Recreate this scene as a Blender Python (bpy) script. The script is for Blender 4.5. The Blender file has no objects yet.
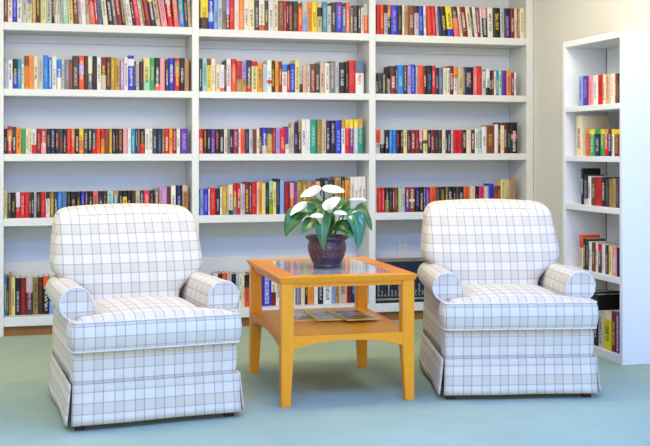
import bpy, bmesh, math, random
from mathutils import Vector, Matrix, noise
PI = math.pi
random.seed(7)
S = bpy.context.scene
COL = S.collection

# ------------------------------------------------------------------ camera model (metres; +Y runs to the shelf wall)
F_PX, HOR, EYE = 1100.0, 150.0, 1.25
YAW = math.atan2(290.0, F_PX)
SN, CS = math.sin(YAW), math.cos(YAW)
def ray(u):                       # horizontal direction with unit depth
    r = (u - 325.0) / F_PX
    return Vector((SN + CS * r, CS - SN * r))
def at_y(u, y):                   # X where the sight line u meets the plane Y = y ; and its depth
    d = ray(u)
    k = y / d.y
    return d.x * k, k
def at_x(u, x):
    d = ray(u)
    k = x / d.x
    return d.y * k, k
def at_z(u, v, z):
    k = F_PX * (EYE - z) / (v - HOR)
    d = ray(u) * k
    return Vector((d.x, d.y, z))
def at_d(u, v, k):
    d = ray(u) * k
    return Vector((d.x, d.y, EYE - (v - HOR) * k / F_PX))

cam = bpy.data.cameras.new('camera')
camo = bpy.data.objects.new('camera', cam)
COL.objects.link(camo)
camo.location = (0, 0, EYE)
camo.rotation_euler = (PI / 2, 0, -YAW)
cam.sensor_width = 36.0
cam.lens = F_PX / 650.0 * 36.0
cam.shift_y = (HOR - 223.0) / 650.0
cam.clip_start = 0.05
S.camera = camo

# ------------------------------------------------------------------ helpers
def lin(c):
    return tuple(((x / 255) / 12.92 if x / 255 <= 0.04045 else ((x / 255 + 0.055) / 1.055) ** 2.4) for x in c)

def link(o, parent=None):
    COL.objects.link(o)
    if parent is not None:
        o.parent = parent
    return o
def obj(name, bm, mat, parent=None, smooth=False, loc=None, recalc=True):
    if recalc:
        bmesh.ops.recalc_face_normals(bm, faces=bm.faces[:])
    me = bpy.data.meshes.new(name)
    bm.to_mesh(me)
    bm.free()
    if smooth:
        for p in me.polygons:
            p.use_smooth = True
    if mat is not None:
        for m in (mat if isinstance(mat, (list, tuple)) else [mat]):
            me.materials.append(m)
    o = bpy.data.objects.new(name, me)
    if loc is not None:
        o.location = loc
    return link(o, parent)
def thing(name, label, cat, loc=(0, 0, 0), rz=0.0, group=None):
    o = bpy.data.objects.new(name, None)
    o.empty_display_size = 0.1
    COL.objects.link(o)
    o.location = loc
    o.rotation_euler = (0, 0, rz)
    return tag(o, label, cat, group)
def tag(o, label, cat, group=None):
    o['label'] = label
    o['category'] = cat
    if group:
        o['group'] = group
    return o
def struct(name, bm, mat, label=None):
    o = obj(name, bm, mat)
    o['kind'] = 'structure'
    if label:
        o['label'] = label
    return o
def box(bm, x0, x1, y0, y1, z0, z1):
    vs = [bm.verts.new((x, y, z)) for x in (x0, x1) for y in (y0, y1) for z in (z0, z1)]
    for q in ((0, 1, 3, 2), (4, 6, 7, 5), (0, 4, 5, 1), (2, 3, 7, 6), (0, 2, 6, 4), (1, 5, 7, 3)):
        bm.faces.new([vs[i] for i in q])
    return vs
def nbm():
    return bmesh.new()
def bbox(x0, x1, y0, y1, z0, z1, bev=0.0, seg=2):
    bm = nbm()
    box(bm, x0, x1, y0, y1, z0, z1)
    if bev:
        bmesh.ops.bevel(bm, geom=bm.edges[:], offset=bev, segments=seg, profile=0.6, affect='EDGES', clamp_overlap=True)
    return bm
def loft(bm, rings, closed=True, cap=True, uv=None):
    """rings: list of lists of points (same length). uv(i, j) -> (u, v)"""
    lay = bm.loops.layers.uv.verify() if uv else None
    V = [[bm.verts.new(p) for p in r] for r in rings]
    n = len(rings[0])
    for i in range(len(rings) - 1):
        for j in range(n if closed else n - 1):
            k = (j + 1) % n
            f = bm.faces.new((V[i][j], V[i][k], V[i + 1][k], V[i + 1][j]))
            if uv:
                for lp, (a, b) in zip(f.loops, ((i, j), (i, j + 1), (i + 1, j + 1), (i + 1, j))):
                    lp[lay].uv = uv(a, b)
    if cap and closed:
        bm.faces.new(V[0][::-1])
        bm.faces.new(V[-1])
    return V
def tube(bm, pts, r, n=8, closed=False, uvs=True):
    pts = [Vector(p) for p in pts]
    m = len(pts)
    rings = []
    up = Vector((0.13, 0.21, 0.97)).normalized()
    for i, p in enumerate(pts):
        a = pts[(i - 1) % m] if (closed or i > 0) else p
        b = pts[(i + 1) % m] if (closed or i < m - 1) else p
        t = (b - a).normalized()
        s = t.cross(up)
        if s.length < 1e-3:
            s = t.cross(Vector((1, 0, 0)))
        s.normalize()
        w = s.cross(t)
        rr = r[i] if isinstance(r, (list, tuple)) else r
        rings.append([p + (s * math.cos(2 * PI * j / n) + w * math.sin(2 * PI * j / n)) * rr for j in range(n)])
    if closed:
        rings.append(rings[0])
        loft(bm, rings, True, False)
        bmesh.ops.remove_doubles(bm, verts=bm.verts[:], dist=1e-6)
    else:
        loft(bm, rings, True, True)
def boxuv(bm, ox=0.0, oz=0.0):
    """cloth grain in metres, laid on each face along its main direction"""
    bm.normal_update()
    lay = bm.loops.layers.uv.verify()
    for f in bm.faces:
        n = f.normal
        ax, ay, az = abs(n.x), abs(n.y), abs(n.z)
        for lp in f.loops:
            p = lp.vert.co
            if ax > 0.78 and ax >= az:
                lp[lay].uv = (p.y + ox, p.z + oz)
            elif az > 0.75:
                lp[lay].uv = (p.x + ox, p.y + oz)
            else:
                lp[lay].uv = (p.x + ox, p.z + oz)
def smoothstep(a, b, x):
    t = max(0.0, min(1.0, (x - a) / (b - a)))
    return t * t * (3 - 2 * t)
def subsurf(o, lv=1):
    m = o.modifiers.new('smooth', 'SUBSURF')
    m.levels = lv
    m.render_levels = lv
    return o

# ------------------------------------------------------------------ materials
class NT:
    def __init__(s, name):
        s.m = bpy.data.materials.new(name)
        s.m.use_nodes = True
        s.t = s.m.node_tree
        s.t.nodes.clear()
        s.out = s.n('ShaderNodeOutputMaterial')
        s.b = s.n('ShaderNodeBsdfPrincipled')
        s.t.links.new(s.b.outputs[0], s.out.inputs[0])
    def n(s, kind, **kw):
        x = s.t.nodes.new(kind)
        for k, v in kw.items():
            setattr(x, k, v)
        return x
    def l(s, a, b):
        s.t.links.new(a, b)
    def put(s, sock, v):
        if hasattr(v, 'is_output') or hasattr(v, 'links'):
            s.l(v, sock)
        else:
            sock.default_value = v
    def math(s, op, a, b=0.0, c=0.0):
        x = s.n('ShaderNodeMath', operation=op)
        s.put(x.inputs[0], a)
        s.put(x.inputs[1], b)
        s.put(x.inputs[2], c)
        return x.outputs[0]
    def mix(s, f, a, b, blend='MIX'):
        x = s.n('ShaderNodeMix', data_type='RGBA', blend_type=blend)
        s.put(x.inputs[0], f)
        s.put(x.inputs[6], a if not isinstance(a, tuple) else (*a, 1)[:4])
        s.put(x.inputs[7], b if not isinstance(b, tuple) else (*b, 1)[:4])
        return x.outputs[2]
    def noise(s, vec, scale, detail=3, rough=0.5):
        x = s.n('ShaderNodeTexNoise')
        if vec is not None:
            s.l(vec, x.inputs['Vector'])
        x.inputs['Scale'].default_value = scale
        x.inputs['Detail'].default_value = detail
        x.inputs['Roughness'].default_value = rough
        return x.outputs[0]
    def coord(s, which='Object'):
        return s.n('ShaderNodeTexCoord').outputs[which]
    def bump(s, h, strength, dist=0.01):
        x = s.n('ShaderNodeBump')
        x.inputs['Strength'].default_value = strength
        x.inputs['Distance'].default_value = dist
        s.l(h, x.inputs['Height'])
        s.l(x.outputs[0], s.b.inputs['Normal'])
    def set(s, col=None, rough=None, spec=None, **kw):
        if col is not None:
            s.put(s.b.inputs['Base Color'], (*col, 1) if isinstance(col, tuple) else col)
        if rough is not None:
            s.put(s.b.inputs['Roughness'], rough)
        if spec is not None:
            s.b.inputs['Specular IOR Level'].default_value = spec
        return s
def stretch(nt, vec, sc):
    x = nt.n('ShaderNodeMapping')
    nt.l(vec, x.inputs['Vector'])
    x.inputs['Scale'].default_value = sc
    return x.outputs[0]

def plain(name, rgb, rough=0.5, spec=0.5, var=0.04, scale=6.0, bump=0.0, bscale=80):
    nt = NT(name)
    c = lin(rgb)
    k = nt.noise(nt.coord(), scale, 3)
    nt.set(nt.mix(k, tuple(x * (1 - var) for x in c), tuple(min(1, x * (1 + var)) for x in c)), rough, spec)
    if bump:
        nt.bump(nt.noise(nt.coord(), bscale, 2), bump, 0.004)
    return nt.m

M = {}
M['paint'] = plain('white_shelf_paint', (222, 224, 221), 0.4, 0.35, 0.015)
M['back_paint'] = plain('shelf_back_paint', (214, 222, 230), 0.5, 0.3, 0.015)
M['case_paint'] = plain('bookcase_paint', (228, 231, 234), 0.35, 0.4, 0.015)
M['wall'] = plain('wall_paint', (230, 229, 220), 0.8, 0.2, 0.02, 3, 0.05, 60)
M['ceil'] = plain('ceiling_paint', (240, 238, 232), 0.9, 0.1, 0.01)
M['kick'] = plain('toe_kick_wood', (150, 104, 52), 0.5, 0.3, 0.2, 12)
M['gap'] = plain('gap_brown', (150, 120, 78), 0.7, 0.2, 0.1)
M['dark_leg'] = plain('dark_stained_wood', (58, 30, 22), 0.4, 0.4, 0.15)
M['pages'] = plain('paper', (226, 214, 188), 0.8, 0.1, 0.08, 200)
M['plate'] = plain('outlet_plastic', (228, 228, 226), 0.35, 0.5, 0.01)
M['slot'] = plain('socket_slot', (50, 50, 55), 0.5, 0.3, 0.05)
M['soil'] = plain('potting_soil', (48, 40, 38), 0.9, 0.1, 0.3, 60, 0.8, 60)
M['stem'] = plain('stem_green', (84, 130, 52), 0.45, 0.4, 0.12, 20)
M['spadix'] = plain('spadix_yellow', (232, 206, 96), 0.6, 0.3, 0.1, 60)

# carpet
nt = NT('carpet')
n1 = nt.noise(nt.coord(), 1.6, 4, 0.55)
n2 = nt.noise(nt.coord(), 9, 4, 0.6)
n3 = nt.noise(nt.coord(), 240, 2, 0.6)
a = nt.mix(n1, lin((136, 160, 142)), lin((178, 198, 178)))
a = nt.mix(nt.math('MULTIPLY', n2, 0.28), a, lin((124, 146, 122)))
a = nt.mix(nt.math('MULTIPLY', n3, 0.30), a, lin((118, 136, 108)))
nt.set(a, 0.95, 0.1)
nt.b.inputs['Sheen Weight'].default_value = 0.15
nt.bump(n3, 0.5, 0.004)
M['carpet'] = nt.m

# plaid upholstery
nt = NT('plaid_upholstery')
uvn = nt.coord('UV')
sx = nt.n('ShaderNodeSeparateXYZ')
nt.l(uvn, sx.inputs[0])
def plaid_axis(sock, period, second, w):
    t = nt.math('FRACT', nt.math('ADD', nt.math('DIVIDE', sock, period), 20.25))
    d1 = nt.math('ABSOLUTE', nt.math('SUBTRACT', t, 0.25))
    d2 = nt.math('ABSOLUTE', nt.math('SUBTRACT', t, 0.25 + second))
    d = nt.math('MINIMUM', d1, d2)
    line = nt.math('SMOOTH_MIN', nt.math('MAXIMUM', nt.math('SUBTRACT', 1.0, nt.math('DIVIDE', d, w)), 0.0), 1.0, 0.1)
    band = nt.math('MULTIPLY', nt.math('GREATER_THAN', t, 0.25), nt.math('LESS_THAN', t, 0.25 + second))
    return line, band
lu, bu = plaid_axis(sx.outputs[0], 0.092, 0.45, 0.040)
lv, bv = plaid_axis(sx.outputs[1], 0.096, 0.5, 0.036)
white = lin((220, 215, 200))
beige = lin((202, 190, 170))
c = nt.mix(nt.math('ADD', nt.math('MULTIPLY', bu, 0.25), nt.math('MULTIPLY', bv, 0.55)), white, beige)
c = nt.mix(nt.math('MULTIPLY', lv, 0.62), c, lin((126, 110, 98)))
c = nt.mix(nt.math('MULTIPLY', lu, 0.66), c, lin((104, 98, 112)))
nz = nt.noise(uvn, 900, 1)
c = nt.mix(nt.math('MULTIPLY', nz, 0.12), c, lin((190, 180, 160)))
nt.set(c, 0.9, 0.15)
nt.b.inputs['Sheen Weight'].default_value = 0.1
nt.bump(nz, 0.15, 0.002)
M['plaid'] = nt.m
M['pipe'] = plain('piping_cloth', (216, 210, 200), 0.9, 0.15, 0.12, 60)

# honey wood
def wood(name, a_, b_, sc):
    nt = NT(name)
    v = stretch(nt, nt.coord(), sc)
    g = nt.noise(v, 5, 4, 0.6)
    g2 = nt.noise(v, 22, 2, 0.5)
    c = nt.mix(g, lin(a_), lin(b_))
    c = nt.mix(nt.math('MULTIPLY', g2, 0.25), c, lin((176, 106, 30)))
    nt.set(c, 0.36, 0.4)
    nt.b.inputs['Coat Weight'].default_value = 0.1
    nt.b.inputs['Coat Roughness'].default_value = 0.15
    return nt.m
M['wood_z'] = wood('honey_wood_upright', (236, 148, 14), (248, 168, 26), (9, 9, 1))
M['wood_x'] = wood('honey_wood_crosswise', (236, 146, 14), (248, 168, 26), (1, 9, 9))
M['wood_y'] = wood('honey_wood_lengthwise', (218, 122, 20), (232, 142, 30), (9, 1, 9))

# table glass: reflective pane; pale blue diffuse mixed in stands for glare haze
nt = NT('table_glass')
fr = nt.n('ShaderNodeFresnel')
fr.inputs['IOR'].default_value = 1.52
tr = nt.n('ShaderNodeBsdfTransparent')
tr.inputs[0].default_value = (0.86, 0.94, 0.93, 1)
gl = nt.n('ShaderNodeBsdfGlossy')
gl.inputs['Roughness'].default_value = 0.08
gl.inputs[0].default_value = (1, 1, 1, 1)
mx = nt.n('ShaderNodeMixShader')
f2 = nt.math('DIVIDE', nt.math('MULTIPLY', fr.outputs[0], 2.0), nt.math('ADD', fr.outputs[0], 1.0))   # both faces of the pane
nt.l(nt.math('ADD', nt.math('MULTIPLY', f2, 0.8), 0.2), mx.inputs[0])
nt.l(tr.outputs[0], mx.inputs[1])
nt.l(gl.outputs[0], mx.inputs[2])
df = nt.n('ShaderNodeBsdfDiffuse')
df.inputs[0].default_value = (0.66, 0.75, 0.84, 1)
m2 = nt.n('ShaderNodeMixShader')
m2.inputs[0].default_value = 0.17
nt.l(mx.outputs[0], m2.inputs[1])
nt.l(df.outputs[0], m2.inputs[2])
nt.l(m2.outputs[0], nt.out.inputs[0])
M['glass'] = nt.m

# pot, leaves, flowers
nt = NT('glazed_pot')
co = nt.coord()
k = nt.noise(co, 14, 3)
vo = nt.n('ShaderNodeTexVoronoi', feature='SMOOTH_F1')
nt.l(co, vo.inputs['Vector'])
vo.inputs['Scale'].default_value = 30
wv = nt.n('ShaderNodeTexWave', wave_type='RINGS')
nt.l(co, wv.inputs['Vector'])
wv.inputs['Scale'].default_value = 16
wv.inputs['Distortion'].default_value = 9
wv.inputs['Detail'].default_value = 1
sz = nt.n('ShaderNodeSeparateXYZ')
nt.l(co, sz.inputs[0])
zone = nt.math('MULTIPLY', nt.math('GREATER_THAN', sz.outputs[2], 0.055), nt.math('LESS_THAN', sz.outputs[2], 0.122))
rel = nt.math('MULTIPLY', nt.math('GREATER_THAN', wv.outputs[1], 0.52), zone)
c = nt.mix(k, lin((40, 28, 42)), lin((68, 48, 64)))
c = nt.mix(nt.math('MULTIPLY', rel, 0.7), c, lin((118, 56, 50)))
nt.set(c, 0.28, 0.55)
nt.bump(rel, 0.6, 0.006)
M['pot'] = nt.m

def leafmat(name, a_, b_, rough):
    nt = NT(name)
    g = nt.coord('UV')
    sp = nt.n('ShaderNodeSeparateXYZ')
    nt.l(g, sp.inputs[0])
    rib = nt.math('LESS_THAN', nt.math('ABSOLUTE', nt.math('SUBTRACT', sp.outputs[0], 0.5)), 0.025)
    slant = nt.math('ADD', nt.math('MULTIPLY', sp.outputs[1], 14), nt.math('MULTIPLY', nt.math('ABSOLUTE', nt.math('SUBTRACT', sp.outputs[0], 0.5)), -8))
    vein = nt.math('GREATER_THAN', nt.math('FRACT', slant), 0.85)
    c = nt.mix(nt.noise(nt.coord(), 18, 3), lin(a_), lin(b_))
    c = nt.mix(nt.math('MULTIPLY', vein, 0.22), c, lin((120, 170, 96)))
    c = nt.mix(nt.math('MULTIPLY', rib, 0.5), c, lin((140, 184, 104)))
    nt.set(c, rough, 0.6)
    nt.bump(slant, 0.05, 0.002)
    return nt.m
M['leaf'] = leafmat('glossy_leaf', (20, 70, 26), (44, 108, 36), 0.38)
M['leaf_sky_sheen'] = leafmat('sky_sheen_leaf', (30, 92, 70), (48, 118, 84), 0.16)  # teal base colour carries the blue sky reflection on this leaf
nt = NT('spathe_petal')
pv = nt.n('ShaderNodeSeparateXYZ')
nt.l(nt.coord('UV'), pv.inputs[0])
thr = nt.n('ShaderNodeMapRange')
nt.l(pv.outputs[1], thr.inputs[0])
thr.inputs[1].default_value = 0.1
thr.inputs[2].default_value = 0.62
nt.set(nt.mix(thr.outputs[0], lin((186, 204, 112)), nt.mix(nt.noise(nt.coord(), 20, 2), lin((228, 227, 212)), lin((220, 218, 196)))), 0.5, 0.3)
nt.b.inputs['Subsurface Weight'].default_value = 0.15
nt.b.inputs['Subsurface Radius'].default_value = (0.01, 0.01, 0.006)
M['petal'] = nt.m

# book covers: one cloth/paper cover material that reads each cover's own colours
nt = NT('book_cover')
def attr(name):
    return nt.n('ShaderNodeAttribute', attribute_type='OBJECT', attribute_name=name)
base, blk, ttl = attr('spine_colour').outputs['Color'], attr('block_colour').outputs['Color'], attr('title_colour').outputs['Color']
br_ = nt.n('ShaderNodeSeparateXYZ')
nt.l(attr('block_range').outputs['Vector'], br_.inputs[0])
tr_ = nt.n('ShaderNodeSeparateXYZ')
nt.l(attr('title_range').outputs['Vector'], tr_.inputs[0])
gen = nt.n('ShaderNodeSeparateXYZ')
nt.l(nt.coord('Generated'), gen.inputs[0])
gx, gy, gz = gen.outputs
inblk = nt.math('MULTIPLY', nt.math('GREATER_THAN', gz, br_.outputs[0]), nt.math('LESS_THAN', gz, br_.outputs[1]))
front = nt.math('LESS_THAN', gy, 0.04)
c = nt.mix(inblk, base, blk)
# printed title: a mottled strip down the spine
com = nt.n('ShaderNodeCombineXYZ')
nt.l(nt.math('MULTIPLY', gx, 3.0), com.inputs[0])
nt.l(nt.math('MULTIPLY', gz, 46.0), com.inputs[1])
nt.l(nt.math('MULTIPLY', tr_.outputs[2], 37.0), com.inputs[2])
tn = nt.noise(com.outputs[0], 1.0, 1)
ins = nt.math('MULTIPLY', nt.math('GREATER_THAN', gz, tr_.outputs[0]), nt.math('LESS_THAN', gz, tr_.outputs[1]))
mid = nt.math('LESS_THAN', nt.math('ABSOLUTE', nt.math('SUBTRACT', gx, 0.5)), 0.23)
tmask = nt.math('MULTIPLY', nt.math('MULTIPLY', nt.math('MULTIPLY', ins, mid), front), nt.math('GREATER_THAN', tn, 0.47))
c = nt.mix(nt.math('MULTIPLY', tmask, 0.75), c, ttl)
nt.set(c, 0.42, 0.4)
M['cover'] = nt.m

# ------------------------------------------------------------------ the room
YW = 7.656                      # front plane of the built-in shelves
DEP = 0.318
YB = YW + DEP                   # face of the shelf backs
XL, XR, YF, ZC = -1.75, 3.655, -2.2, 2.72
def slab(*a):
    bm = nbm()
    box(bm, *a)
    return bm
struct('floor', slab(XL - 0.1, XR + 0.1, YF - 0.1, YB + 0.2, -0.1, 0.0), M['carpet'], 'pale green blue carpet')
struct('ceiling', slab(XL - 0.1, XR + 0.1, YF - 0.1, YB + 0.2, ZC, ZC + 0.1), M['ceil'])
struct('wall_back', slab(XL - 0.1, XR + 0.1, YB + 0.02, YB + 0.2, 0, ZC), M['wall'])
struct('wall_left', slab(XL - 0.1, XL, YF, YB + 0.02, 0, ZC), M['wall'])
FX0, FX1 = -0.9, 2.6             # a window added in the unseen front wall, for fill light
bm = nbm()
box(bm, XL - 0.1, FX0, YF - 0.1, YF, 0, ZC)
box(bm, FX1, XR + 0.1, YF - 0.1, YF, 0, ZC)
box(bm, FX0, FX1, YF - 0.1, YF, 0, 0.5)
box(bm, FX0, FX1, YF - 0.1, YF, 2.3, ZC)
struct('wall_front', bm, M['wall'])
bm = nbm()
for x in (FX0, (FX0 + FX1) / 2, FX1 - 0.05):
    box(bm, x, x + 0.05, YF - 0.09, YF - 0.02, 0.5, 2.3)
for z in (0.5, 2.25):
    box(bm, FX0, FX1, YF - 0.09, YF - 0.02, z, z + 0.05)
struct('window_added', bm, M['paint'])  # frame of the added front window
WY0, WY1, WZ0, WZ1 = 0.6, 5.1, 0.25, 2.3      # the window in the right wall, out of frame
bm = nbm()
box(bm, XR, XR + 0.1, YF, WY0, 0, ZC)
box(bm, XR, XR + 0.1, WY1, YB + 0.02, 0, ZC)
box(bm, XR, XR + 0.1, WY0, WY1, 0, WZ0)
box(bm, XR, XR + 0.1, WY0, WY1, WZ1, ZC)
struct('wall_right', bm, M['wall'], 'plain cream wall beside the shelves')
bm = nbm()
for y in (WY0, (2 * WY0 + WY1) / 3, (WY0 + 2 * WY1) / 3, WY1 - 0.05):
    box(bm, XR + 0.02, XR + 0.09, y, y + 0.05, WZ0, WZ1)
for z in (WZ0, WZ1 - 0.05):
    box(bm, XR + 0.02, XR + 0.09, WY0, WY1, z, z + 0.05)
struct('window_1', bm, M['paint'])

# ------------------------------------------------------------------ the built-in shelves
X0, X1, X2, X3 = -0.203, 1.0836, 2.376, 3.595        # inner left edge, divider centres, inner right edge
TH = 0.049
ZTOP = 2.62
bays = [(X0, X1 - TH / 2), (X1 + TH / 2, X2 - TH / 2), (X2 + TH / 2, X3)]
# shelf (under, top) heights, bottom shelf first
SH = [(0.066, 0.128), (0.738, 0.791), (1.174, 1.224), (1.613, 1.661), (2.041, 2.094), (2.50, 2.55)]
SAG = {(0, 4): 0.013, (1, 4): 0.004}          # the top boards are not hung at quite one height
bc = thing('built_in_bookcase', 'white built-in bookcase of three bays filling the back wall', 'bookcase', (0, 0, 0))
M['paint_shelf'] = M['paint']
for xa, xb in ((X0 - 0.055, X0), (X1 - TH / 2, X1 + TH / 2), (X2 - TH / 2, X2 + TH / 2), (X3, XR - 0.003)):
    obj('upright', bbox(xa, xb, YW, YB, 0.0 if xa > 0 else 0.0, ZTOP, 0.003, 1), M['paint'], bc)
for ib, (xa, xb) in enumerate(bays):
    for i, (za, zb) in enumerate(SH):
        za, zb = za + SAG.get((ib, i), 0), zb + SAG.get((ib, i), 0)
        obj('shelf', bbox(xa, xb, YW, YB, za, zb, 0.003, 1), M['paint'], bc)
        if i >= 4:
            obj('cleat', bbox(xa, xb, YB - 0.02, YB, za - 0.055, za, 0.003, 1), M['paint'], bc)
    obj('back_panel', bbox(xa, xb, YB, YB + 0.015, 0.05, ZTOP), M['back_paint'], bc)
    obj('base_rail', bbox(xa, xb, YB - 0.022, YB, 0.128, 0.475, 0.003, 1), M['paint'], bc)
    obj('toe_kick', bbox(xa, xb, YW + 0.03, YW + 0.05, 0.0, 0.066), M['kick'], bc)

# wall outlet in the right bay
ox, okd = at_y(402, YB)
oz = EYE - (245 - HOR) * okd / F_PX
ot = thing('wall_outlet', 'pale double socket outlet on the back of the right bay above the dark volumes', 'outlet', (ox, YB, oz))
obj('plate', bbox(-0.036, 0.036, -0.007, 0, -0.06, 0.06, 0.003, 2), M['plate'], ot)
for s in (1, -1):
    bm = nbm()
    rings = []
    for k, (rr, yy) in enumerate(((0.0165, -0.006), (0.0165, -0.0095), (0.015, -0.0105))):
        rings.append([(rr * math.cos(a * PI / 10), yy, max(-0.0125, min(0.0125, rr * math.sin(a * PI / 10))) + s * 0.024) for a in range(20)])
    loft(bm, rings)
    so = obj('socket', bm, M['plate'], ot)
    bm = nbm()
    box(bm, -0.008, -0.005, -0.0112, -0.009, s * 0.024 - 0.001, s * 0.024 + 0.008)
    box(bm, 0.005, 0.008, -0.0112, -0.009, s * 0.024 - 0.001, s * 0.024 + 0.008)
    box(bm, -0.002, 0.002, -0.0112, -0.009, s * 0.024 - 0.009, s * 0.024 - 0.005)
    obj('slot', bm, M['slot'], so)

# ------------------------------------------------------------------ free-standing bookcase on the right wall
BX0, BX1, BY0, BY1, BH = 3.295, 3.60, 5.728, 6.48, 1.945
fb = thing('bookcase', 'narrow white free-standing bookcase against the right wall', 'bookcase', (BX0, BY0, 0))
def rb(x0, x1, y0, y1, z0, z1, b=0.002):
    return bbox(x0 - BX0, x1 - BX0, y0 - BY0, y1 - BY0, z0, z1, b, 1)
SB = [(0.0, 0.05), (0.467, 0.502), (0.872, 0.908), (1.178, 1.212), (1.491, 1.525)]
obj('side_panel', rb(BX0, BX1, BY0, BY0 + 0.035, 0, BH), M['case_paint'], fb)
obj('side_panel', rb(BX0, BX1, BY1 - 0.035, BY1, 0, BH), M['case_paint'], fb)
obj('top', rb(BX0 + 0.0005, BX1, BY0 + 0.035, BY1 - 0.035, BH - 0.038, BH), M['case_paint'], fb)
for za, zb in SB:
    obj('shelf', rb(BX0 + 0.0005, BX1 - 0.012, BY0 + 0.035, BY1 - 0.035, za, zb), M['case_paint'], fb)
obj('back_panel', rb(BX1 - 0.012, BX1 - 0.002, BY0 + 0.035, BY1 - 0.043, 0.01, BH - 0.038), M['case_paint'], fb)
obj('back_gap_strip', rb(BX1 - 0.014, BX1 - 0.002, BY1 - 0.043, BY1 - 0.035, 0.05, BH - 0.038), M['gap'], fb)  # brown strip standing in for the open gap at the back corner

# ------------------------------------------------------------------ books
PAL = dict(bk=((24, 21, 23), 'black'), dk=((62, 58, 62), 'dark grey'), gy=((128, 124, 128), 'grey'), lg=((196, 195, 200), 'pale grey'),
    wh=((238, 235, 230), 'white'), cr=((238, 226, 192), 'cream'), bg=((206, 186, 152), 'beige'), tn=((186, 142, 88), 'tan'),
    br=((122, 64, 32), 'brown'), db=((68, 38, 26), 'dark brown'), rd=((208, 22, 28), 'red'), dr=((132, 20, 28), 'dark red'),
    og=((236, 84, 26), 'orange'), ao=((240, 150, 40), 'amber'), ye=((244, 214, 40), 'yellow'), py=((236, 222, 140), 'pale yellow'),
    mu=((196, 158, 56), 'mustard'), ol=((138, 128, 66), 'olive'), gr=((52, 164, 84), 'green'), lm=((140, 170, 40), 'lime'),
    dg=((28, 70, 50), 'dark green'), te=((18, 158, 128), 'teal'), tq=((40, 148, 184), 'turquoise'), aq=((166, 216, 212), 'pale aqua'),
    lb=((132, 176, 238), 'light blue'), sb=((36, 132, 224), 'sky blue'), bl=((38, 52, 196), 'blue'), nv=((26, 28, 78), 'navy'),
    pu=((104, 46, 158), 'purple'), lv=((172, 152, 222), 'lavender'), pk=((242, 160, 172), 'pink'), hp=((230, 38, 108), 'hot pink'),
    mg=((140, 22, 88), 'magenta'), sa=((240, 108, 92), 'salmon'), mt=((168, 214, 172), 'mint'), st=((92, 118, 152), 'steel blue'))
LIGHT = {'lg', 'wh', 'cr', 'bg', 'py', 'ye', 'aq', 'mt', 'pk', 'lb', 'tn', 'ao', 'lv', 'lm'}
ORD = ['first', 'second', 'third', 'fourth', 'fifth', 'sixth', 'seventh', 'eighth', 'ninth', 'tenth', 'eleventh', 'twelfth', 'thirteenth',
       'fourteenth', 'fifteenth', 'sixteenth', 'seventeenth', 'eighteenth', 'nineteenth', 'twentieth']
TENS = {2: 'twenty', 3: 'thirty', 4: 'forty'}
def ordinal(n):
    if n <= 20:
        return ORD[n - 1]
    t, u = divmod(n, 10)
    return TENS[t] + '-' + ORD[u - 1] if u else {3: 'thirtieth', 4: 'fortieth'}[t]

def parse(row):
    out = []
    for tok in row.split(';'):
        p = tok.split()
        if not p:
            continue
        b = dict(a=float(p[0]), b=float(p[1]), c=p[2], blk=None, rng=(2.0, 3.0), t=None, h=None, tr=None)
        for q in p[3:]:
            if q[0] == 'h':
                b['h'] = float(q[1:])
            elif q[0] == 't':
                b['t'] = q[1:3]
            elif q[0] == 'T':
                b['blk'] = q[-2:]
                b['rng'] = (float(q[1:-2]), 1.1)
            elif q[0] == 'B':
                b['blk'] = q[-2:]
                b['rng'] = (-0.1, float(q[1:-2]))
            elif q[0] == 'M':
                b['blk'] = q[-2:]
                lo, hi = q[1:-2].split(',')
                b['rng'] = (float(lo), float(hi))
        out.append(b)
    return out

def book_meshes(w, h, dep, hard):
    """local: x 0..w across the spine, y 0..dep inward, z 0..h"""
    ct = 0.0022 if hard else 0.0011
    over = 0.003 if hard else 0.0008
    bm = nbm()
    n = 6
    prof = []
    bow = min(0.004, w * 0.14)
    for i in range(n + 1):
        t = i / n
        prof.append((w * t, bow * (1 - math.sin(PI * t) ** 0.6)))
    outer = [(0.0, dep)] + prof + [(w, dep)]
    inner = [(ct, dep)] + [(ct + (w - 2 * ct) * i / n, bow * (1 - math.sin(PI * i / n) ** 0.6) + ct * 1.6) for i in range(n + 1)] + [(w - ct, dep)]
    m = len(outer)
    V = [[bm.verts.new((x, y, z)) for (x, y) in pl] for z in (0.0, h) for pl in (outer, inner)]
    o0, i0, o1, i1 = V
    for k in range(m - 1):
        bm.faces.new((o0[k], o0[k + 1], o1[k + 1], o1[k]))
        bm.faces.new((i0[k + 1], i0[k], i1[k], i1[k + 1]))
        bm.faces.new((o0[k + 1], o0[k], i0[k], i0[k + 1]))
        bm.faces.new((o1[k], o1[k + 1], i1[k + 1], i1[k]))
    for k in (0, m - 1):
        bm.faces.new((o0[k], o1[k], i1[k], i0[k]) if k == 0 else (o1[k], o0[k], i0[k], i1[k]))
    pg = nbm()
    box(pg, ct + 0.0002, w - ct - 0.0002, bow + ct * 1.7, dep - over, over, h - over)
    return bm, pg

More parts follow.
